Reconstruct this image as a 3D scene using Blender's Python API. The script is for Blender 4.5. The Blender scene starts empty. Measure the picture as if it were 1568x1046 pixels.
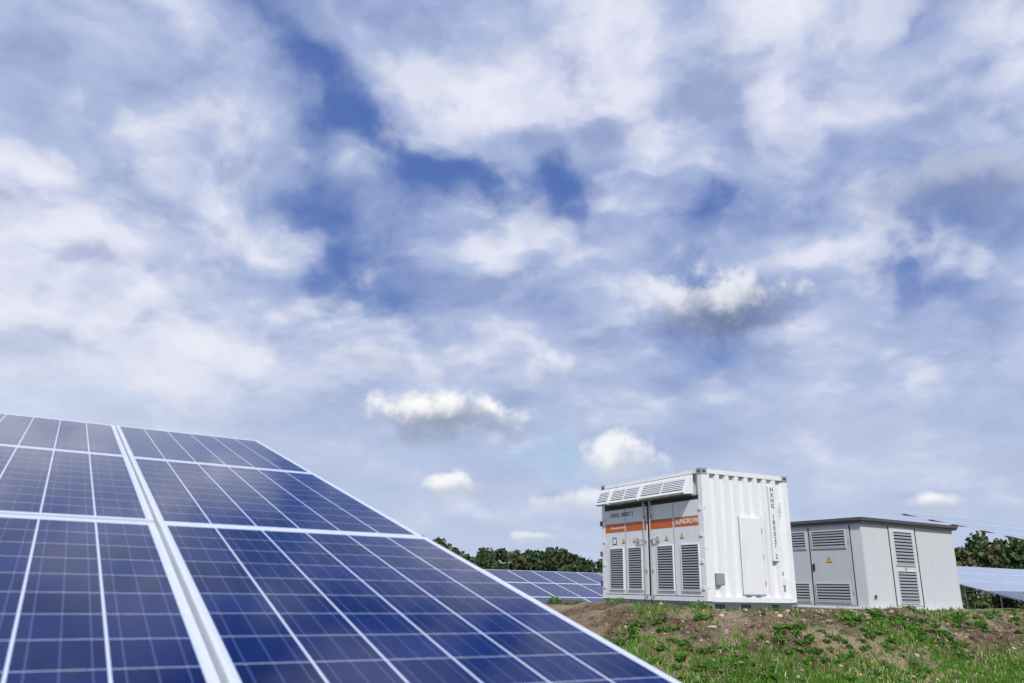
import bpy, math, random
import numpy as np
from mathutils import Vector, Matrix, noise, Euler
random.seed(7); np.random.seed(7)
R=math.radians
scene=bpy.context.scene
CZ=1.6   # eye height

# ------------------------------------------------------------------ helpers
def link(o,parent=None):
    scene.collection.objects.link(o)
    if parent: o.parent=parent
    return o
def empty(name,loc=(0,0,0),rz=0.0):
    e=bpy.data.objects.new(name,None); e.empty_display_size=.3
    e.location=loc; e.rotation_euler=(0,0,rz); return link(e)

class MB:
    def __init__(s): s.v=[];s.f=[];s.m=[];s.uv={}
    def add(s,vs,fs,mat=0):
        n=len(s.v); s.v+= [tuple(p) for p in vs]
        for f in fs: s.f.append(tuple(i+n for i in f)); s.m.append(mat)
    def box(s,x0,x1,y0,y1,z0,z1,mat=0,M=None):
        vs=[Vector((x,y,z)) for z in(z0,z1) for y in(y0,y1) for x in(x0,x1)]
        if M is not None: vs=[M@p for p in vs]
        s.add(vs,[(0,2,3,1),(4,5,7,6),(0,1,5,4),(2,6,7,3),(0,4,6,2),(1,3,7,5)],mat)
    def quad(s,ps,mat=0,uv=None):
        if uv: s.uv[len(s.f)]=uv
        s.add(ps,[(0,1,2,3)],mat)
    def cyl(s,p0,p1,r,mat=0,n=10,r2=None):
        p0=Vector(p0);p1=Vector(p1);d=(p1-p0).normalized();r2=r if r2 is None else r2
        u=d.orthogonal().normalized();w=d.cross(u)
        vs=[p0+(u*math.cos(2*math.pi*i/n)+w*math.sin(2*math.pi*i/n))*r for i in range(n)]
        vs+=[p1+(u*math.cos(2*math.pi*i/n)+w*math.sin(2*math.pi*i/n))*r2 for i in range(n)]
        fs=[(i,(i+1)%n,n+(i+1)%n,n+i) for i in range(n)]+[tuple(range(n-1,-1,-1)),tuple(range(n,2*n))]
        s.add(vs,fs,mat)
    def obj(s,name,mats,parent=None,bevel=0,smooth=False):
        me=bpy.data.meshes.new(name); me.from_pydata(s.v,[],s.f)
        for m in mats: me.materials.append(m)
        me.polygons.foreach_set('material_index',s.m)
        if s.uv:
            l=me.uv_layers.new(name='UVMap')
            for fi,uv in s.uv.items():
                for k,li in enumerate(me.polygons[fi].loop_indices): l.data[li].uv=uv[k]
        if smooth: me.polygons.foreach_set('use_smooth',[True]*len(s.f))
        me.update()
        o=bpy.data.objects.new(name,me); link(o,parent)
        if bevel:
            b=o.modifiers.new('bevel','BEVEL'); b.width=bevel; b.segments=2; b.limit_method='ANGLE'; b.angle_limit=R(50)
        return o

def fp(face,u,o,z):
    return Vector((-o,u,z)) if face=='L' else Vector((u,-o,z))
def fprism(mb,face,u0,u1,prof,mat=0):
    n=len(prof)
    vs=[fp(face,u0,o,z) for o,z in prof]+[fp(face,u1,o,z) for o,z in prof]
    fs=[(i,(i+1)%n,n+(i+1)%n,n+i) for i in range(n)]+[tuple(range(n-1,-1,-1)),tuple(range(n,2*n))]
    mb.add(vs,fs,mat)
def fbox(mb,face,u0,u1,z0,z1,o0,o1,mat=0):
    fprism(mb,face,u0,u1,[(o0,z0),(o1,z0),(o1,z1),(o0,z1)],mat)
def louver(mb,face,u0,u1,z0,z1,o,n,mslat,mframe,mdark,fw=.02):
    fbox(mb,face,u0,u1,z0,z1,o+.001,o+.004,mdark)
    fbox(mb,face,u0-fw,u0,z0-fw,z1+fw,o+.001,o+.03,mframe)
    fbox(mb,face,u1,u1+fw,z0-fw,z1+fw,o+.001,o+.03,mframe)
    fbox(mb,face,u0,u1,z0-fw,z0,o+.001,o+.03,mframe)
    fbox(mb,face,u0,u1,z1,z1+fw,o+.001,o+.03,mframe)
    p=(z1-z0)/n
    for i in range(n):
        zb=z0+i*p
        fprism(mb,face,u0,u1,[(o+.027,zb+.08*p),(o+.027,zb+.2*p),(o+.006,zb+.72*p),(o+.006,zb+.6*p)],mslat)
def warn(mb,face,u,z,o,s,mblk,myel):
    def tri(sc,o0,o1,m):
        pts=[(u-sc*.5,z-sc*.4),(u+sc*.5,z-sc*.4),(u,z+sc*.47)]
        vs=[fp(face,a,o0,b) for a,b in pts]+[fp(face,a,o1,b) for a,b in pts]
        mb.add(vs,[(0,1,4,3),(1,2,5,4),(2,0,3,5),(3,4,5),(2,1,0)],m)
    tri(s,o,o+.003,mblk); tri(s*.78,o+.003,o+.006,myel)
    fbox(mb,face,u-.008*s/.12,u+.008*s/.12,z-.2*s,z+.14*s,o+.006,o+.008,mblk)

# ------------------------------------------------------------------ materials
def newmat(name):
    m=bpy.data.materials.new(name); m.use_nodes=True
    nt=m.node_tree; b=nt.nodes['Principled BSDF']; return m,nt,b
def N(nt,t,**k):
    n=nt.nodes.new(t)
    for a,v in k.items(): setattr(n,a,v)
    return n
def setin(nt,sock,v):
    if isinstance(v,bpy.types.NodeSocket): nt.links.new(v,sock)
    else: sock.default_value=v
def mth(nt,op,a,b=0.0,c=0.0,clamp=False):
    n=N(nt,'ShaderNodeMath',operation=op,use_clamp=clamp)
    setin(nt,n.inputs[0],a);setin(nt,n.inputs[1],b)
    if op in('MULTIPLY_ADD','COMPARE','SMOOTH_MIN','SMOOTH_MAX'): setin(nt,n.inputs[2],c)
    return n.outputs[0]
def mixc(nt,f,a,b,bt='MIX'):
    n=N(nt,'ShaderNodeMix',data_type='RGBA',blend_type=bt,clamp_factor=True)
    def c(v): return v if isinstance(v,bpy.types.NodeSocket) else (*v,1.0) if len(v)==3 else v
    setin(nt,n.inputs[0],f);setin(nt,n.inputs[6],c(a));setin(nt,n.inputs[7],c(b)); return n.outputs[2]
def sstep(nt,x,a,b,o0=0.0,o1=1.0):
    n=N(nt,'ShaderNodeMapRange',interpolation_type='SMOOTHSTEP')
    setin(nt,n.inputs[0],x)
    for i,v in zip((1,2,3,4),(a,b,o0,o1)): n.inputs[i].default_value=v
    return n.outputs[0]
def nz(nt,vec,scale,detail=4,rough=.5,dist=0.0,out=0):
    n=N(nt,'ShaderNodeTexNoise'); 
    if vec is not None: nt.links.new(vec,n.inputs['Vector'])
    n.inputs['Scale'].default_value=scale;n.inputs['Detail'].default_value=detail
    n.inputs['Roughness'].default_value=rough;n.inputs['Distortion'].default_value=dist
    return n.outputs[out]
def bump(nt,b,h,strength,dist):
    n=N(nt,'ShaderNodeBump');n.inputs['Strength'].default_value=strength;n.inputs['Distance'].default_value=dist
    nt.links.new(h,n.inputs['Height']);nt.links.new(n.outputs[0],b.inputs['Normal'])

def paint(name,col,rough=.45,dirt=.12,metal=0.0):
    m,nt,b=newmat(name); tc=N(nt,'ShaderNodeTexCoord').outputs['Object']
    mp=N(nt,'ShaderNodeMapping');nt.links.new(tc,mp.inputs[0]);mp.inputs['Scale'].default_value=(4,4,.7)
    a=nz(nt,mp.outputs[0],2.0,4,.65); f=nz(nt,tc,35,2,.6)
    d=sstep(nt,a,.45,.8,0,dirt); d2=sstep(nt,f,.62,.8,0,dirt*.8)
    dd=mth(nt,'ADD',d,d2)
    dark=tuple(c*.55*k for c,k in zip(col,(1.0,.95,.86)))
    nt.links.new(mixc(nt,dd,col,dark),b.inputs['Base Color'])
    nt.links.new(sstep(nt,f,.3,.7,rough-.06,rough+.1),b.inputs['Roughness'])
    b.inputs['Metallic'].default_value=metal
    return m
white=paint('white_paint',(.74,.76,.79),.4,.22)
white2=paint('door_white_paint',(.68,.715,.75),.42,.22)
kwhite=paint('kiosk_paint',(.57,.60,.63),.5,.18)
kdoor=paint('kiosk_door_paint',(.48,.515,.555),.5,.18)
slat=paint('louver_grey',(.27,.29,.32),.5,.15)
dgrey=paint('dark_grey_steel',(.08,.095,.115),.55,.3)
roofg=paint('roof_grey',(.075,.08,.09),.6,.3)
black=paint('black_gap',(.012,.013,.015),.6,.0)
steel=paint('galvanised_steel',(.50,.51,.52),.42,.3,.6)
orange=paint('orange_stripe',(.50,.105,.015),.45,.1)
yellow=paint('warning_yellow',(.85,.50,.02),.45,.05)
blue=paint('sign_blue',(.03,.08,.35),.45,.05)
grey=paint('label_grey',(.25,.26,.27),.5,.2)
concrete=paint('concrete',(.60,.59,.55),.85,.3)
alu=paint('module_frame_aluminium',(.74,.78,.85),.35,.05,.25)
inkm=paint('lettering_ink',(.02,.02,.025),.5,.0)

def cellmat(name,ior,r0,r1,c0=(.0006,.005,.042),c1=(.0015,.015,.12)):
    m,nt,b=newmat(name)
    uv=N(nt,'ShaderNodeUVMap').outputs[0]; s=N(nt,'ShaderNodeSeparateXYZ');nt.links.new(uv,s.inputs[0])
    u,v=s.outputs[0],s.outputs[1]
    fu=mth(nt,'FRACT',u);fv=mth(nt,'FRACT',v)
    def edge(f,w):
        c=mth(nt,'ABSOLUTE',mth(nt,'SUBTRACT',f,.5)); return mth(nt,'GREATER_THAN',c,.5-w)
    gap=mth(nt,'MAXIMUM',edge(fu,.019),edge(fv,.008))
    out=mth(nt,'MAXIMUM',mth(nt,'LESS_THAN',u,0.0),mth(nt,'GREATER_THAN',u,6.0))
    out=mth(nt,'MAXIMUM',out,mth(nt,'MAXIMUM',mth(nt,'LESS_THAN',v,0.0),mth(nt,'GREATER_THAN',v,10.0)))
    gap=mth(nt,'MAXIMUM',gap,out)
    bb=mth(nt,'FRACT',mth(nt,'MULTIPLY',fu,3.0)); bus=mth(nt,'LESS_THAN',mth(nt,'ABSOLUTE',mth(nt,'SUBTRACT',bb,.5)),.022)
    fl=N(nt,'ShaderNodeVectorMath',operation='FLOOR');nt.links.new(uv,fl.inputs[0])
    wn=N(nt,'ShaderNodeTexWhiteNoise',noise_dimensions='2D');nt.links.new(fl.outputs[0],wn.inputs['Vector'])
    vo=N(nt,'ShaderNodeTexVoronoi');nt.links.new(uv,vo.inputs['Vector']);vo.inputs['Scale'].default_value=14
    g=N(nt,'ShaderNodeSeparateColor');nt.links.new(vo.outputs['Color'],g.inputs[0])
    t=mth(nt,'ADD',mth(nt,'MULTIPLY',wn.outputs[0],.55),mth(nt,'MULTIPLY',g.outputs[0],.45))
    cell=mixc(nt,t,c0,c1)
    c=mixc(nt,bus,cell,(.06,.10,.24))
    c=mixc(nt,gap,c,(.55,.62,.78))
    tc=N(nt,'ShaderNodeTexCoord').outputs['Object']; sm=nz(nt,tc,2.5,3,.6); du=nz(nt,tc,14,4,.65)
    c=mixc(nt,sstep(nt,du,.52,.8,0,.015),c,(.45,.43,.40))
    nt.links.new(c,b.inputs['Base Color'])
    nt.links.new(sstep(nt,sm,.3,.75,r0,r1),b.inputs['Roughness'])
    b.inputs['IOR'].default_value=ior
    return m
cells=cellmat('solar_cells_under_glass',1.22,.05,.12)
cells_mid=cellmat('solar_cells_under_glass_far',1.32,.12,.22)
cells_far=cellmat('solar_cells_painted_glare',1.8,.24,.36,(.30,.36,.46),(.34,.41,.53))  # pale cell colours paint in the sky glare on the far-right modules

# ------------------------------------------------------------------ terrain
TA=(math.cos(R(28)),math.sin(R(28)))
def to_ab(x,y): return x*TA[0]+y*TA[1], -x*TA[1]+y*TA[0]
def to_xy(a,b): return a*TA[0]-b*TA[1], a*TA[1]+b*TA[0]
def bank_d(a,b):
    w=.28*noise.noise(Vector((a*.35,b*.35,3)))+.14*noise.noise(Vector((a*1.3,b*1.3,9)))
    d=math.hypot(max(10.7-a,0),max(12.5-b,0))-1.0
    q=min(max((a-22.5)/2.0,0),1)
    d=max(d,b-17.8+3.3*q*q*(3-2*q),a-75)
    return d+w
def gz(x,y,fine=True):
    a,b=to_ab(x,y); d=bank_d(a,b); t=min(max(d/2.9,0),1)
    h=1-(.45*t+.55*t*t*(3-2*t)); z=1.24*h
    r=math.hypot(x,y)
    if r<70: z+=.03*noise.noise(Vector((x*.3,y*.3,0)))
    if fine and -3<a<50 and -2<b<20:
        k=1.0 if (d>-.6) else .25
        k*=1 if d<3.2 else .6
        n3=noise.noise(Vector((x*5,y*5,4)))
        z+=k*(.09*noise.noise(Vector((x*1.1,y*1.1,1)))+.07*noise.noise(Vector((x*2.7,y*2.7,2)))+.09*max(n3,-.05)+.05*noise.noise(Vector((x*11,y*11,5))))
    return z
def axis(lo,hi,step,outer):
    c=list(np.arange(lo,hi,step)); g=step;p=hi;up=[]
    while p<outer: up.append(p); g*=1.22; p+=g
    up.append(outer); g=step;p=lo;dn=[]
    while p>-outer: g*=1.22; p-=g; dn.append(max(p,-outer))
    return dn[::-1]+c+up
As=axis(7.5,27,.045,4000);Bs=axis(7.5,12.9,.045,4000)
vs=[];soil=[]
for b in Bs:
    for a in As:
        x,y=to_xy(a,b); vs.append((x,y,gz(x,y)))
        d=bank_d(a,b)
        s=1-min(max((d-1.5)/1.3,0),1)
        soil.append(s if (a>-20 and b<19) else 0)
na=len(As);nb=len(Bs)
fs=[(j*na+i,j*na+i+1,(j+1)*na+i+1,(j+1)*na+i) for j in range(nb-1) for i in range(na-1)]
me=bpy.data.meshes.new('ground');me.from_pydata(vs,[],fs)
at=me.attributes.new('soil','FLOAT','POINT');at.data.foreach_set('value',soil)
me.polygons.foreach_set('use_smooth',[True]*len(fs))
m,nt,b_=newmat('soil_and_grass')
tc=N(nt,'ShaderNodeTexCoord').outputs['Object']
n1=nz(nt,tc,.9,6,.65);n2=nz(nt,tc,6,6,.74);n3=nz(nt,tc,45,3,.7)
so=mixc(nt,sstep(nt,n2,.38,.62),(.045,.026,.014),(.27,.175,.10))
so=mixc(nt,sstep(nt,n1,.46,.62,0,.9),so,(.50,.39,.25))
so=mixc(nt,sstep(nt,n3,.57,.70),so,(.54,.46,.34))
so=mixc(nt,sstep(nt,n3,.46,.34,0,1),so,(.035,.020,.012))
so=mixc(nt,sstep(nt,n2,.43,.36,0,.9),so,(.025,.015,.008))
gr=mixc(nt,n2,(.03,.07,.012),(.12,.19,.035))
gr=mixc(nt,sstep(nt,n1,.5,.75),gr,(.16,.14,.06))
att=N(nt,'ShaderNodeAttribute',attribute_name='soil')
mk=mth(nt,'ADD',att.outputs['Fac'],mth(nt,'MULTIPLY',mth(nt,'SUBTRACT',n1,.52),2.2))
nt.links.new(mixc(nt,sstep(nt,mk,.3,.65),gr,so),b_.inputs['Base Color'])
b_.inputs['Roughness'].default_value=.95
hh=mth(nt,'ADD',n2,mth(nt,'MULTIPLY',n3,.6)); bump(nt,b_,hh,1.0,.12)
me.materials.append(m)
link(bpy.data.objects.new('ground',me))

# ------------------------------------------------------------------ vegetation
def leafmat(name,c0,c1,c2,scale=3,tl=.3):
    m,nt,b=newmat(name); g=N(nt,'ShaderNodeNewGeometry'); 
    r=g.outputs['Random Per Island']; p=nz(nt,g.outputs['Position'],scale,2,.6)
    c=mixc(nt,r,c0,c1); c=mixc(nt,sstep(nt,p,.47,.66,0,.75),c,c2)
    nt.links.new(c,b.inputs['Base Color']); b.inputs['Roughness'].default_value=.6
    if tl:
        tr=N(nt,'ShaderNodeBsdfTranslucent');nt.links.new(c,tr.inputs[0])
        mx=N(nt,'ShaderNodeMixShader');mx.inputs[0].default_value=tl
        out=nt.nodes['Material Output']
        nt.links.new(b.outputs[0],mx.inputs[1]);nt.links.new(tr.outputs[0],mx.inputs[2]);nt.links.new(mx.outputs[0],out.inputs[0])
    return m
grassm=leafmat('grass_blades',(.05,.17,.010),(.15,.35,.02),(.09,.21,.018),2)
straw=leafmat('dry_straw',(.34,.28,.15),(.58,.50,.32),(.26,.21,.11),2,0)
weedm=leafmat('weed_leaves',(.04,.14,.015),(.12,.28,.03),(.20,.32,.06),4)
treem=leafmat('tree_foliage',(.016,.042,.010),(.040,.08,.018),(.10,.075,.028),.10,0)
bark=paint('bark',(.06,.045,.035),.9,.3)

def blades(name,pts,mats,hr,wr,matpick):
    V=[];F=[];Mi=[]
    for (x,y,z) in pts:
        h=random.uniform(*hr);w=random.uniform(*wr);an=random.uniform(0,6.28);le=random.uniform(.1,.7)*h
        la=random.uniform(0,6.28); dx,dy=math.cos(an)*w/2,math.sin(an)*w/2;lx,ly=math.cos(la)*le,math.sin(la)*le
        n=len(V)
        V+=[(x-dx,y-dy,z-.01),(x+dx,y+dy,z-.01),(x+dx*.7+lx*.4,y+dy*.7+ly*.4,z+h*.6),(x-dx*.7+lx*.4,y-dy*.7+ly*.4,z+h*.6),(x+lx,y+ly,z+h)]
        F+=[(n,n+1,n+2,n+3),(n+3,n+2,n+4)]; k=matpick(x,y);Mi+=[k,k]
    me=bpy.data.meshes.new(name);me.from_pydata(V,[],F)
    for q in mats: me.materials.append(q)
    me.polygons.foreach_set('material_index',Mi);me.update()
    return link(bpy.data.objects.new(name,me))
pts=[]
for i in range(280000):
    a=random.uniform(6,28);b=random.uniform(5.5,13.0); x,y=to_xy(a,b)
    if y<6: continue
    d=bank_d(a,b)
    if d<-.8: continue
    n=noise.noise(Vector((x*.9,y*.9,7)))+.5*noise.noise(Vector((x*3,y*3,17)))
    dens=min(max((d-1.2+.6*n)/.8,0),1)*.9+ (.8 if n>.36 else 0)*(1 if d>.1 else .3) +.035
    if d>2.2: dens=.8+.4*n
    if random.random()<dens: pts.append((x,y,gz(x,y)))
def pick(x,y):
    n=noise.noise(Vector((x*.6,y*.6,27)))
    return 1 if random.random()<(.08+ (.2 if n>.25 else 0)) else 0
blades('grass',pts,[grassm,straw],(.03,.12),(.010,.022),pick)

def weed(mb,x,y,r,h,n):
    z0=gz(x,y)
    for i in range(n):
        an=random.uniform(0,6.28);rr=r*math.sqrt(random.random());zz=z0+random.uniform(0,1)*h*(1-.5*rr/r)
        p=Vector((x+math.cos(an)*rr,y+math.sin(an)*rr,zz)); s=random.uniform(.012,.032)
        e=Euler((random.uniform(-.9,.9),random.uniform(-.9,.9),random.uniform(0,6.28))).to_matrix()
        mb.add([p+e@Vector(q) for q in((-s*1.5,0,0),(0,-s*.6,.004),(s*1.5,0,0),(0,s*.6,.004))],[(0,1,2,3)],0)
mb=MB()
wl=[]
for i in range(1500):
    a=random.uniform(8,27);b=random.uniform(9.0,12.2);x,y=to_xy(a,b);d=bank_d(a,b)
    n=noise.noise(Vector((x*.8,y*.8,37)))+.5*noise.noise(Vector((x*2.3,y*2.3,47)))
    if d<-.1 or n<-.04+.12*(1-min(d,1.5)/1.5): continue
    wl.append((x,y,random.uniform(.04,.14),random.uniform(.03,.11)))
for (a,b) in [(10.2,15.6),(10.4,14.7),(10.6,13.9),(10.3,14.2),(10.0,16.4),(10.9,12.4),(16.2,11.6),(20.0,11.7),(23.5,11.8),(10.1,13.3)]:
    x,y=to_xy(a,b); wl.append((x,y,random.uniform(.15,.28),random.uniform(.12,.22)))
for (x,y,r,h) in wl: weed(mb,x,y,r,h,int(120*r/.12))
mb.obj('weeds',[weedm])

mb=MB()
ms,nt,b_=newmat('stone');g=N(nt,'ShaderNodeNewGeometry');c=mixc(nt,g.outputs['Random Per Island'],(.10,.065,.04),(.54,.46,.36));nt.links.new(c,b_.inputs['Base Color']);b_.inputs['Roughness'].default_value=.9
phi=(1+5**.5)/2
ico=[Vector(p).normalized() for p in[(-1,phi,0),(1,phi,0),(-1,-phi,0),(1,-phi,0),(0,-1,phi),(0,1,phi),(0,-1,-phi),(0,1,-phi),(phi,0,-1),(phi,0,1),(-phi,0,-1),(-phi,0,1)]]
icf=[(0,11,5),(0,5,1),(0,1,7),(0,7,10),(0,10,11),(1,5,9),(5,11,4),(11,10,2),(10,7,6),(7,1,8),(3,9,4),(3,4,2),(3,2,6),(3,6,8),(3,8,9),(4,9,5),(2,4,11),(6,2,10),(8,6,7),(9,8,1)]
for i in range(9000):
    a=random.uniform(7.5,28);b=random.uniform(8.6,12.6);d=bank_d(a,b)
    if d>2.4: continue
    x,y=to_xy(a,b); s=random.uniform(.006,.022)*(2.8 if random.random()<.10 else 1)
    z=gz(x,y); sc=(s*random.uniform(.8,1.5),s*random.uniform(.8,1.5),s*random.uniform(.5,.9)); q=random.uniform(0,6.28)
    mb.add([(x+math.cos(q)*v.x*sc[0]*random.uniform(.8,1.2),y+v.y*sc[1],z+v.z*sc[2]) for v in ico],icf,0)
mb.obj('gravel_stones',[ms])

# ------------------------------------------------------------------ distant trees
V=[];F=[];Mi=[]
def tree(x,y,H,W):
    global V,F,Mi
    z0=gz(x,y,False)
    m_=MB(); m_.cyl((x,y,z0-.2),(x+random.uniform(-.3,.3),y,z0+H*.55),.22,0,7,.1)
    for k in range(4):
        an=random.uniform(0,6.28); m_.cyl((x,y,z0+H*random.uniform(.25,.45)),(x+math.cos(an)*W*.35,y+math.sin(an)*W*.35,z0+H*random.uniform(.55,.8)),.09,0,5,.03)
    n=len(V);V+=m_.v;F+=[tuple(i+n for i in f) for f in m_.f];Mi+=[1]*len(m_.f)
    lobes=[]
    for k in range(random.randint(13,17)):
        an=random.uniform(0,6.28);t=random.uniform(.02,.86);rr=W*.46*random.random()**.5*(1.1-.75*max(t-.45,0)/.45)
        lobes.append((x+math.cos(an)*rr,y+math.sin(an)*rr,z0+H*t,random.uniform(.11,.2)*min(H,W)*1.15))
    lobes.append((x,y,z0+H*.86,.14*H))
    for (cx,cy,cz,r) in lobes:
        for i in range(120):
            v=Vector((random.gauss(0,1),random.gauss(0,1),random.gauss(0,1))).normalized()*r*random.uniform(.5,1.12)
            p=Vector((cx,cy,cz))+Vector((v.x,v.y,v.z*.85)); s=random.uniform(.16,.36)
            e=Euler((random.uniform(0,6.28),random.uniform(0,6.28),random.uniform(0,6.28))).to_matrix()
            n=len(V);V+=[tuple(p+e@Vector(q)) for q in((-s,-s*.6,0),(s,-s*.7,0),(s*.8,s*.7,0),(-s*.7,s,0))]
            F.append((n,n+1,n+2,n+3));Mi.append(0)
def flush_trees(name):
    global V,F,Mi
    me=bpy.data.meshes.new(name);me.from_pydata(V,[],F);me.materials.append(treem);me.materials.append(bark)
    me.polygons.foreach_set('material_index',Mi);me.update();link(bpy.data.objects.new(name,me));V=[];F=[];Mi=[]
k=-.42
while k<.36:
    Y=random.uniform(138,158); H=random.uniform(7.0,9.2)
    if -.11<k<-.07: H=10.4
    tree(k*Y,Y,H,random.uniform(6.5,9.5)); k+=random.uniform(.015,.024)
flush_trees('treeline')
k=.46
while k<.95:
    Y=random.uniform(104,122); H=random.uniform(7.6,8.8)
    if k>.585: H=random.uniform(9.4,10.8)
    tree(k*Y,Y,H,random.uniform(7,9.5)); k+=random.uniform(.020,.030)
flush_trees('treeline')

# ------------------------------------------------------------------ solar arrays
MW,ML=.990,1.656; PW,PL=1.004,1.674
backs=paint('white_backsheet',(.7,.7,.7),.6,.05)
def array(P0,yaw,tilt,c0,c1,rows,postgap=3.0,glass=None,poff=.9):
    P0=Vector(P0); M=Matrix.Rotation(yaw,4,'Z')@Matrix.Rotation(tilt,4,'X')
    e=empty('solar_panel_array',P0)
    g=MB();f=MB();s=MB()
    for c in range(c0,c1):
        for r in range(rows):
            x0=c*PW+(PW-MW)/2;x1=x0+MW;y1=-r*PL;y0=y1-ML
            fw=.011
            jit=Matrix.Translation((0,0,random.uniform(-.0015,.0015)))@Matrix.Rotation(random.uniform(-.0012,.0012),4,'X')
            MM=M@jit
            f.box(x0,x0+fw,y0,y1,-.035,.002,0,MM);f.box(x1-fw,x1,y0,y1,-.035,.002,0,MM)
            f.box(x0+fw,x1-fw,y0,y0+fw,-.035,.002,0,MM);f.box(x0+fw,x1-fw,y1-fw,y1,-.035,.002,0,MM)
            gx0,gx1,gy0,gy1=x0+fw,x1-fw,y0+fw,y1-fw
            cs=.1585; mu=((gx1-gx0)/cs-6)/2; mv=((gy1-gy0)/cs-10)/2
            g.quad([MM@Vector(p) for p in((gx0,gy0,0),(gx1,gy0,0),(gx1,gy1,0),(gx0,gy1,0))],0,[(-mu,-mv),(6+mu,-mv),(6+mu,10+mv),(-mu,10+mv)])
            g.quad([MM@Vector(p) for p in((gx0,gy1,-.006),(gx1,gy1,-.006),(gx1,gy0,-.006),(gx0,gy0,-.006))],1)
    L0=c0*PW;L1=c1*PW; T=rows*PL
    for r in range(rows):
        for q in(.22,.78):
            y=-r*PL-ML*q; s.box(L0-.03,L1+.03,y-.025,y+.025,-.098,-.04,0,M)
    n=max(2,int((L1-L0)/postgap)+1)
    for i in range(n):
        x=L0+poff+(L1-L0-poff-.9)*i/(n-1)
        s.box(x-.03,x+.03,-T+.25,-.25,-.20,-.10,0,M)
        hs=[]
        for y in(-T*.22,-T*.78):
            top=M@Vector((x,y,-.16)); w=P0+top; gr=gz(w.x,w.y)-.3
            s.cyl(top,(top.x,top.y,gr-P0.z),.045,0,8); hs.append((top,gr))
        t0=hs[0][0]; q=M@Vector((x,-T*.5,-.19)); s.cyl((t0.x,t0.y,t0.z-.9),q,.025,0,6)
    f.obj('module_frames',[alu],e); g.obj('glass_modules',[glass or cells,backs],e); s.obj('support_structure',[steel],e)
    return e
array((-1.966,5.976,CZ+1.05),R(30.5),R(15),-9,0,3)
array((0,29.0,CZ+.60),R(30),R(15),-24,13,3,glass=cells_mid)
array((-4.5,37.0,CZ+.72),R(30),R(15),-24,15,3,glass=cells_mid)
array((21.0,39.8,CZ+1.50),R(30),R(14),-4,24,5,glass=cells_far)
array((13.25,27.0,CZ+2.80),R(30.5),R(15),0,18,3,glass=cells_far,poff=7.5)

# ------------------------------------------------------------------ text helper
def text(body,size,parent,face,u,z,o,mat,name,align='CENTER',spacing=1.0,vstack=False,lsp=1.0,off=.012):
    cu=bpy.data.curves.new(name,'FONT');cu.body='\n'.join(body) if vstack else body;cu.size=size;cu.align_x=align;cu.align_y='CENTER' if not vstack else 'TOP'
    cu.space_character=spacing;cu.space_line=lsp;cu.extrude=.0015;cu.offset=size*off;cu.materials.append(mat)
    ob=bpy.data.objects.new(name,cu);link(ob,parent)
    if face=='L': X,Z=Vector((0,-1,0)),Vector((-1,0,0))
    else: X,Z=Vector((1,0,0)),Vector((0,-1,0))
    Y=Vector((0,0,1)); mt=Matrix((X,Y,Z)).transposed().to_4x4(); mt.translation=fp(face,u,o,z); ob.matrix_local=mt
    return ob

# ------------------------------------------------------------------ inverter container
W,L,H=2.50,3.90,2.90
con=empty('inverter_container',(4.14,16.7,CZ-.35),R(26.5))
mats=[white,white2,slat,dgrey,black,steel,orange,yellow,blue,grey]
b=MB()
b.box(.09,W-.09,.09,L-.09,.14,H-.05,0)
for (x0,x1,y0,y1) in((0,W,0,.12),(0,W,L-.12,L),(0,.12,.12,L-.12),(W-.12,W,.12,L-.12)): b.box(x0,x1,y0,y1,0,.15,3)
for x in(0,W-.13):
    for y in(0,L-.13): b.box(x,x+.13,y,y+.13,.16,H-.13,0)
for x in(-.006,W-.155):
    for y in(-.006,L-.155):
        b.box(x,x+.161,y,y+.161,H-.125,H+.006,2); b.box(x,x+.161,y,y+.161,-.006,.115,9)
b.box(.155,W-.155,.004,.10,H-.10,H-.004,0);b.box(.155,W-.155,L-.10,L-.004,H-.10,H-.004,0)
b.box(.004,.10,.155,L-.155,H-.09,H-.004,0);b.box(W-.10,W-.004,.155,L-.155,H-.09,H-.004,0)
b.box(.10,W-.10,.10,L-.10,H-.05,H-.02,0)
for (face,us) in(('F',(.075,W-.075)),('L',(.075,L-.075))):
    for u in us:
        for z in(.055,H-.06): fbox(b,face,u-.035,u+.035,z-.022,z+.022,.0,.0075,4)
fbox(b,'F',.13,W-.13,.15,.25,-.09,-.004,0)
for u in(.32,1.02,1.85): fbox(b,'F',u-.13,u+.13,.02,.11,0,.003,4)
def corr(y,sgn,x0,x1,z0,z1,pitch=.274,dep=.075):
    pr=[];x=x0
    while x<x1-pitch*.5:
        pr+=[(x,0),(x+pitch*.36,0),(x+pitch*.46,dep),(x+pitch*.90,dep)]; x+=pitch
    pr.append((x1,0))
    vs=[(px,y+sgn*pd,z) for px,pd in pr for z in(z0,z1)]
    fs=[(2*i,2*i+2,2*i+3,2*i+1) for i in range(len(pr)-1)]
    b.add(vs,fs,0)
corr(.010,1,.13,W-.13,.24,H-.10)
corr(L-.010,-1,.13,W-.13,.24,H-.10)
fbox(b,'F',.98,1.62,.30,1.92,-.07,.012,0)
fbox(b,'F',1.00,1.60,.32,1.90,.012,.020,0)
fbox(b,'F',.965,.98,.29,1.93,-.07,.004,2);fbox(b,'F',1.62,1.635,.29,1.93,-.07,.004,2)
for z in(.55,1.1,1.65): fbox(b,'F',1.585,1.615,z-.04,z+.04,.02,.032,5)
fbox(b,'F',.26,.49,.48,.72,-.07,-.006,9); fbox(b,'F',.28,.47,.50,.70,-.006,-.003,2)
fbox(b,'F',2.13,2.22,.52,.66,-.07,.05,0); fbox(b,'F',2.13,2.16,.72,.80,-.07,.02,5)
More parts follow.
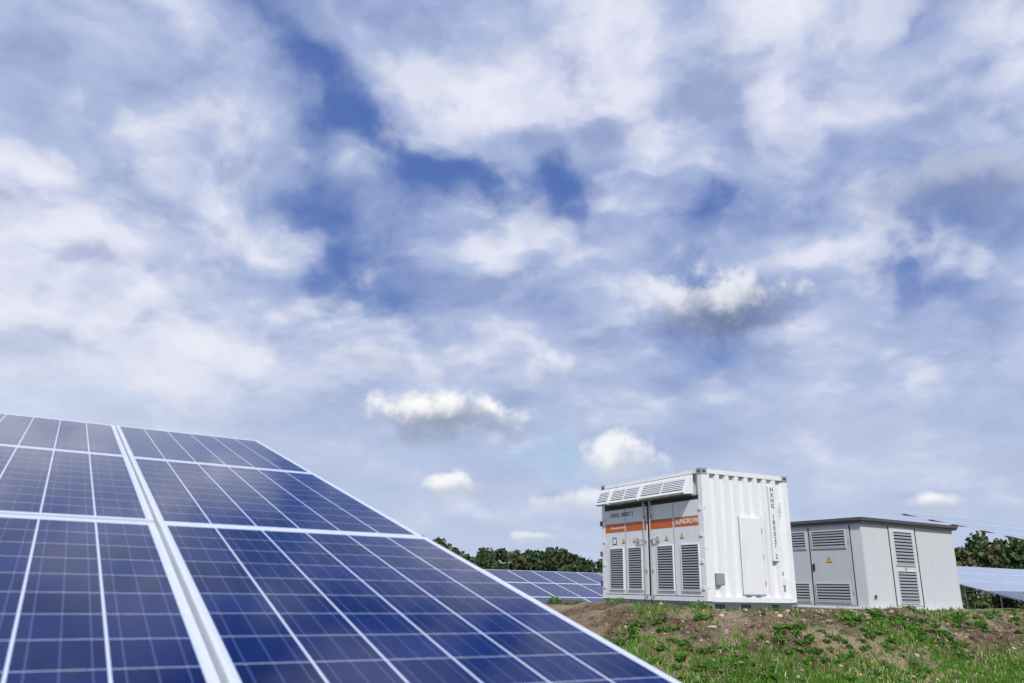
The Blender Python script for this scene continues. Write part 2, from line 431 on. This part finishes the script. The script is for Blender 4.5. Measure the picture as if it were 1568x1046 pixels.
for z in(.45,1.25,2.1): fbox(b,'F',.02,.06,z-.04,z+.04,0,.014,0)
# plain strip that carries the vertical lettering
fbox(b,'F',1.90,2.09,1.02,2.66,-.07,.006,0)
# ---- door side
fbox(b,'L',.13,L-.13,.15,.24,-.08,-.003,1)
fbox(b,'L',.13,L-.13,2.25,2.34,-.08,-.005,4)
c0=.14;c1=1.90;c2=1.99;c3=L-.14
leaf=[(c0,1.01),(1.02,c1),(c2,2.87),(2.88,c3)]
for (u0,u1) in leaf:
    fbox(b,'L',u0,u1,.255,2.245,-.07,.0,1)
    fbox(b,'L',u0+.025,u1-.025,1.70,1.91,.0,.003,6)
for (u0,u1) in((.20,.76),(1.06,1.62),(2.22,2.75),(2.97,3.53)):
    louver(b,'L',u0,u1,.37,1.30,.0,17,2,1,4,.022)
fbox(b,'L',c1+.005,c2-.005,.24,2.30,-.08,-.012,4)
for u in(1.015,2.875): fbox(b,'L',u-.006,u+.006,.25,2.24,-.07,.002,4)
for u in(1.82,2.07):
    b.cyl(fp('L',u,.045,.17),fp('L',u,.045,2.34),.017,5,8)
    for z in(.25,.8,1.45,2.0,2.28): fbox(b,'L',u-.045,u+.045,z-.025,z+.025,0,.035,5)
fbox(b,'L',1.58,1.84,1.455,1.485,.05,.066,5);fbox(b,'L',2.05,2.3,1.455,1.485,.05,.066,5)
fbox(b,'L',1.52,1.60,1.42,1.53,.0,.05,5);fbox(b,'L',2.3,2.38,1.42,1.53,.0,.05,5)
for u in(.10,L-.10):
    for z in(.42,.95,1.5,2.05): fbox(b,'L',u-.05,u+.05,z-.035,z+.035,0,.02,1)
for z in(.5,1.2,1.95): fbox(b,'L',L-.02,L+.05,z-.06,z+.06,-.05,.03,3)
warn(b,'L',.74,1.50,.002,.14,4,7);warn(b,'L',1.28,1.48,.002,.14,4,7);warn(b,'L',2.96,1.48,.002,.14,4,7);warn(b,'L',2.52,1.48,.002,.12,4,7)
fbox(b,'L',3.25,3.43,1.40,1.58,.001,.003,8);fbox(b,'L',3.28,3.40,1.43,1.55,.003,.005,0)
PO=.27
for (u0,u1) in((.30,1.93),(1.99,3.20),(3.26,3.78)):
    prof=[(-.02,2.38),(PO-.03,2.36),(PO,2.39),(.10,2.76),(-.02,2.80)]
    fprism(b,'L',u0,u1,prof,0)
    dx,dz=(.10-PO),(2.76-2.39);ln=math.hypot(dx,dz);nx,nzv=dz/ln,-dx/ln
    def onf(t,h): return (PO+dx*t+nx*h,2.39+dz*t+nzv*h)
    if u1-u0>.6: segs=[(u0+.06,(u0+u1)/2-.03),((u0+u1)/2+.03,u1-.06)]
    else: segs=[(u0+.05,u1-.05)]
    for (a0,a1) in segs:
        fprism(b,'L',a0,a1,[onf(.14,.0005),onf(.14,.003),onf(.84,.003),onf(.84,.0005)],4)
        for i in range(6):
            t=.16+i*.112
            fprism(b,'L',a0,a1,[onf(t,.004),onf(t+.02,.022),onf(t+.085,.014),onf(t+.075,.004)],1)
b.obj('container_body',mats,con,bevel=.004)
text('SUNGROW',.15,con,'L',.55,1.805,.0045,white,'door_lettering',spacing=1.0)
text('Clean power for all',.075,con,'L',3.2,1.805,.0045,white,'door_lettering_small',off=.004)
text('HXHG 180027 2',.14,con,'L',3.02,2.11,.003,inkm,'id_lettering',off=.006)
text('HXHG 180027 2',.135,con,'F',1.995,2.64,.0085,inkm,'id_lettering_vertical',vstack=True,lsp=.90,off=.008)
text('22G1',.085,con,'F',2.21,2.3,.010,inkm,'type_lettering_vertical',vstack=True,lsp=.95,off=.0)

# ------------------------------------------------------------------ transformer kiosk
KW,KL,KH=4.12,2.55,2.24
kio=empty('transformer_kiosk',(9.36,20.95,CZ-.40),R(30))
mats=[kwhite,kdoor,slat,roofg,black,steel,concrete,yellow]
b=MB()
b.box(-.14,KW+.14,-.14,KL+.14,-.25,.06,6)
b.box(0,KW,0,KL,.06,KH,0)
b.box(-.10,KW+.10,-.10,KL+.10,KH+.0,KH+.05,3); b.box(-.13,KW+.13,-.13,KL+.13,KH+.05,KH+.13,3)
fbox(b,'L',.33,.35,.12,KH-.06,0,.012,4)
fbox(b,'L',.36,1.66,.14,KH-.05,0,.02,1)
fbox(b,'L',1.70,2.40,.14,KH-.05,0,.02,1)
fbox(b,'L',1.665,1.695,.12,KH-.05,0,.022,4)
louver(b,'L',.50,1.56,1.62,2.05,.02,6,2,1,4,.025);louver(b,'L',.50,1.56,.22,.66,.02,6,2,1,4,.025)
louver(b,'L',1.80,2.28,1.62,2.05,.02,6,2,1,4,.025);louver(b,'L',1.80,2.28,.22,.66,.02,6,2,1,4,.025)
warn(b,'L',1.08,1.30,.021,.2,4,7)
fbox(b,'L',1.56,1.61,1.02,1.20,.02,.06,4)
fbox(b,'L',.38,.41,.4,.5,.02,.035,5);fbox(b,'L',.38,.41,1.7,1.8,.02,.035,5)
fbox(b,'F',1.16,2.28,.14,KH-.05,0,.02,0)
fbox(b,'F',1.13,1.16,.12,KH-.04,0,.008,4);fbox(b,'F',2.28,2.32,.12,KH-.04,0,.024,4)
louver(b,'F',1.30,2.10,1.20,2.06,.02,10,2,0,4,.025);louver(b,'F',1.30,2.10,.22,1.02,.02,10,2,0,4,.025)
warn(b,'F',1.70,1.11,.021,.13,4,7)
b.cyl(fp('F',.27,0,.36),fp('F',.27,.03,.36),.06,5,16);b.cyl(fp('F',.27,.03,.36),fp('F',.27,.032,.36),.042,4,16)
fbox(b,'F',.03,.045,.06,KH,0,.004,1);fbox(b,'F',KW-.04,KW-.03,.06,KH,0,.004,1)
b.obj('kiosk_body',mats,kio,bevel=.005)

# ------------------------------------------------------------------ sky
SUN_EL=R(44); sunh=Vector((-.02,-1,0)).normalized()
sun_dir=Vector((sunh.x*math.cos(SUN_EL),sunh.y*math.cos(SUN_EL),math.sin(SUN_EL)))
w=bpy.data.worlds.new('World');scene.world=w;w.use_nodes=True;nt=w.node_tree;nt.nodes.clear()
try:
    w.cycles.sampling_method='MANUAL';w.cycles.sample_map_resolution=256
except Exception as ex: print(ex)
out=N(nt,'ShaderNodeOutputWorld');bg=N(nt,'ShaderNodeBackground');nt.links.new(bg.outputs[0],out.inputs[0])
STR=.1;bg.inputs[1].default_value=STR
sky=N(nt,'ShaderNodeTexSky',sky_type='NISHITA');sky.sun_disc=False;sky.sun_elevation=SUN_EL
sky.sun_rotation=math.atan2(sun_dir.x,sun_dir.y)
sky.air_density=1.0;sky.dust_density=.6;sky.ozone_density=1.5
tc=N(nt,'ShaderNodeTexCoord').outputs['Generated']
sp=N(nt,'ShaderNodeSeparateXYZ');nt.links.new(tc,sp.inputs[0]);dx,dy,dz=sp.outputs
def vadd(a,b_): 
    n=N(nt,'ShaderNodeVectorMath',operation='ADD');setin(nt,n.inputs[0],a);setin(nt,n.inputs[1],b_);return n.outputs[0]
def vscale(a,k):
    n=N(nt,'ShaderNodeVectorMath',operation='SCALE');nt.links.new(a,n.inputs[0]);n.inputs['Scale'].default_value=k;return n.outputs[0]
def comb(x,y,z):
    n=N(nt,'ShaderNodeCombineXYZ');[setin(nt,s_,v) for s_,v in zip(n.inputs,(x,y,z))];return n.outputs[0]
zz=mth(nt,'ADD',mth(nt,'MAXIMUM',dz,0.0),.34)
P=comb(mth(nt,'DIVIDE',dx,zz),mth(nt,'DIVIDE',dy,zz),mth(nt,'MULTIPLY',dz,.3))
warpn=N(nt,'ShaderNodeTexNoise');nt.links.new(tc,warpn.inputs['Vector']);warpn.inputs['Scale'].default_value=6;warpn.inputs['Detail'].default_value=5
w0=vadd(warpn.outputs['Color'],(-.5,-.5,-.5))
Pw=vadd(P,vscale(w0,.16))
low=nz(nt,Pw,1.7,2,.5)
nA=nz(nt,Pw,4.0,6,.52)
nB=nz(nt,vadd(Pw,(.015,-.07,0)),4.0,3,.52)
dw=vadd(tc,vscale(w0,.26))
dwf=vadd(tc,vscale(w0,.05))
fine=nz(nt,tc,26,5,.55)
def blob(vec,az,el,hw,hh,tilt=0):
    c=Vector((math.sin(R(az))*math.cos(R(el)),math.cos(R(az))*math.cos(R(el)),math.sin(R(el))))
    Rm=Matrix.Rotation(R(-az),3,'Z')@Matrix.Rotation(R(el),3,'X')@Matrix.Rotation(R(tilt),3,'Y')
    n=N(nt,'ShaderNodeMapping',vector_type='TEXTURE');nt.links.new(vec,n.inputs[0])
    n.inputs['Location'].default_value=c;n.inputs['Rotation'].default_value=Rm.to_euler('XYZ');n.inputs['Scale'].default_value=(math.tan(R(hw)),4,math.tan(R(hh)))
    return n.outputs[0]
def mask(vec,*a):
    q=blob(vec,*a);l=N(nt,'ShaderNodeVectorMath',operation='LENGTH');nt.links.new(q,l.inputs[0])
    return sstep(nt,l.outputs['Value'],0,1.35,1,0)
bias=[(-17,36.0,10,4.2,30,-.52),(-7.5,31.2,6.5,3.8,25,-.46),(4.5,28.7,4.6,2.8,-20,-.34),(18,26.5,9,2.6,-18,-.32),(-25,42,8,4,20,-.30),
      (29,38,8,3.5,0,-.26),(20,19,9,3,-5,-.20),(28,21,8,2.5,0,-.30),(3,37,11,5.5,12,.32),(-33,22,14,8,0,.24),(-25,15,12,4,0,.20),(-20,25,9,3.5,25,.16),
      (13,34,9,3.5,-15,.18),(30,31,10,3,5,.08),(-35,36,9,5,0,.12),(9,23.5,10,2,0,.06),(-14,21,8,2.4,5,-.12)]
amp=sstep(nt,dz,.10,.44,.45,1)
cov=mth(nt,'ADD',mth(nt,'MULTIPLY',mth(nt,'SUBTRACT',low,.5),.9),mth(nt,'MULTIPLY',mth(nt,'SUBTRACT',nA,.5),1.8))
cov=mth(nt,'MULTIPLY',cov,amp)
cov=mth(nt,'ADD',cov,.52)
for (a,e,hw,hh,t,k) in bias: cov=mth(nt,'MULTIPLY_ADD',mask(dw,a,e,hw,hh,t),k,cov)
def C(r,g,b_):
    f=lambda c:(c/255/12.92 if c<=10 else ((c/255+.055)/1.055)**2.4)/STR
    return (f(r),f(g),f(b_))
blue_=mixc(nt,.7,sky.outputs[0],C(82,114,190))
t1=sstep(nt,cov,.02,.58);t2=sstep(nt,cov,.50,1.02)
col=mixc(nt,t1,blue_,C(170,185,221))
col=mixc(nt,t2,col,C(229,231,246))
rel=mth(nt,'MULTIPLY',mth(nt,'SUBTRACT',nA,nB),amp)
col=mixc(nt,mth(nt,'MULTIPLY',sstep(nt,rel,.0,.15),mth(nt,'MULTIPLY',t1,.50)),col,C(243,243,251))
col=mixc(nt,mth(nt,'MULTIPLY',sstep(nt,rel,.0,-.16),mth(nt,'MULTIPLY',t1,.65)),col,C(132,151,196))
hz=sstep(nt,dz,.02,.36,1,0)
col=mixc(nt,mth(nt,'MULTIPLY',hz,.48),col,C(212,222,238))
lf=sstep(nt,dx,-.75,-.15,1,0)
col=mixc(nt,mth(nt,'MULTIPLY',mth(nt,'MULTIPLY',lf,sstep(nt,dz,.1,.5,1,.15)),.45),col,C(243,246,251))
col=mixc(nt,mth(nt,'MULTIPLY',mask(dw,2.6,9.4,4.0,2.4,35),.55),col,C(150,194,230))
col=mixc(nt,mth(nt,'MULTIPLY',mask(dw,-6,9.6,9,2.0,5),.35),col,C(178,198,228))
col=mixc(nt,mth(nt,'MULTIPLY',mask(dw,-31,11.5,9,1.4,0),.35),col,C(180,212,238))
cum=[(-4.9,12.2,6.6,2.5,1.0,(150,161,184)),(-3.8,6.8,2.9,1.4,.9,(198,206,219)),(15.8,20.2,7.0,3.2,.95,(112,127,162)),(8.4,8.9,3.8,2.2,.85,(202,211,225)),
     (28.9,6.0,2.3,1.0,.85,(190,199,214)),(2.6,15.7,3.0,1.3,.3,(190,198,215)),(-10.2,16.2,3.4,1.4,.35,(190,198,215)),(5.5,5.8,4.2,1.2,.6,(208,216,228)),
     (2,3.2,1.8,.6,.5,(205,213,225)),(33.5,25.7,8,2.6,.55,(130,145,180))]
for (a,e,hw,hh,k,bs) in cum:
    q=blob(dwf,a,e,hw,hh);s2=N(nt,'ShaderNodeSeparateXYZ');nt.links.new(q,s2.inputs[0])
    r=mth(nt,'SQRT',mth(nt,'ADD',mth(nt,'MULTIPLY',s2.outputs[0],s2.outputs[0]),mth(nt,'MULTIPLY',s2.outputs[2],s2.outputs[2])))
    fb=mth(nt,'LESS_THAN',mth(nt,'ABSOLUTE',s2.outputs[1]),.2)
    f=mth(nt,'ADD',mth(nt,'SUBTRACT',.95,r),mth(nt,'MULTIPLY',mth(nt,'SUBTRACT',fine,.5),1.5))
    up=sstep(nt,s2.outputs[2],-.4,.4)
    al=mixc(nt,up,sstep(nt,f,-.10,.80),sstep(nt,f,.0,.46))
    al=mth(nt,'MULTIPLY',mth(nt,'MULTIPLY',al,k),fb)
    shd=sstep(nt,mth(nt,'ADD',s2.outputs[2],mth(nt,'MULTIPLY',mth(nt,'SUBTRACT',fine,.5),1.4)),-.35,.50)
    top=C(253,253,253) if hh<2.8 else C(232,235,243)
    cc=mixc(nt,shd,C(*bs),top if a<33 else C(192,200,218))
    col=mixc(nt,al,col,cc)
col=mixc(nt,sstep(nt,dz,-.02,-.10),col,C(120,125,110))
nt.links.new(col,bg.inputs[0])

sl=bpy.data.lights.new('sun','SUN');sl.energy=3.8;sl.angle=R(.6);sl.color=(1,.95,.87)
so_=bpy.data.objects.new('sun',sl);link(so_);so_.rotation_euler=(-sun_dir).to_track_quat('-Z','Y').to_euler()

# ------------------------------------------------------------------ camera
cam=bpy.data.cameras.new('camera');cam.lens=27.1;cam.sensor_width=36;cam.clip_start=.05;cam.clip_end=9000
cam.dof.use_dof=True;cam.dof.focus_distance=19;cam.dof.aperture_fstop=3.8
co=bpy.data.objects.new('camera',cam);link(co)
M=Matrix.Rotation(R(90+17.7),4,'X')@Matrix.Rotation(R(1.2),4,'Z');M.translation=(0,0,CZ);co.matrix_world=M
scene.camera=co
scene.view_settings.view_transform='Standard';scene.view_settings.look='None';scene.view_settings.exposure=0
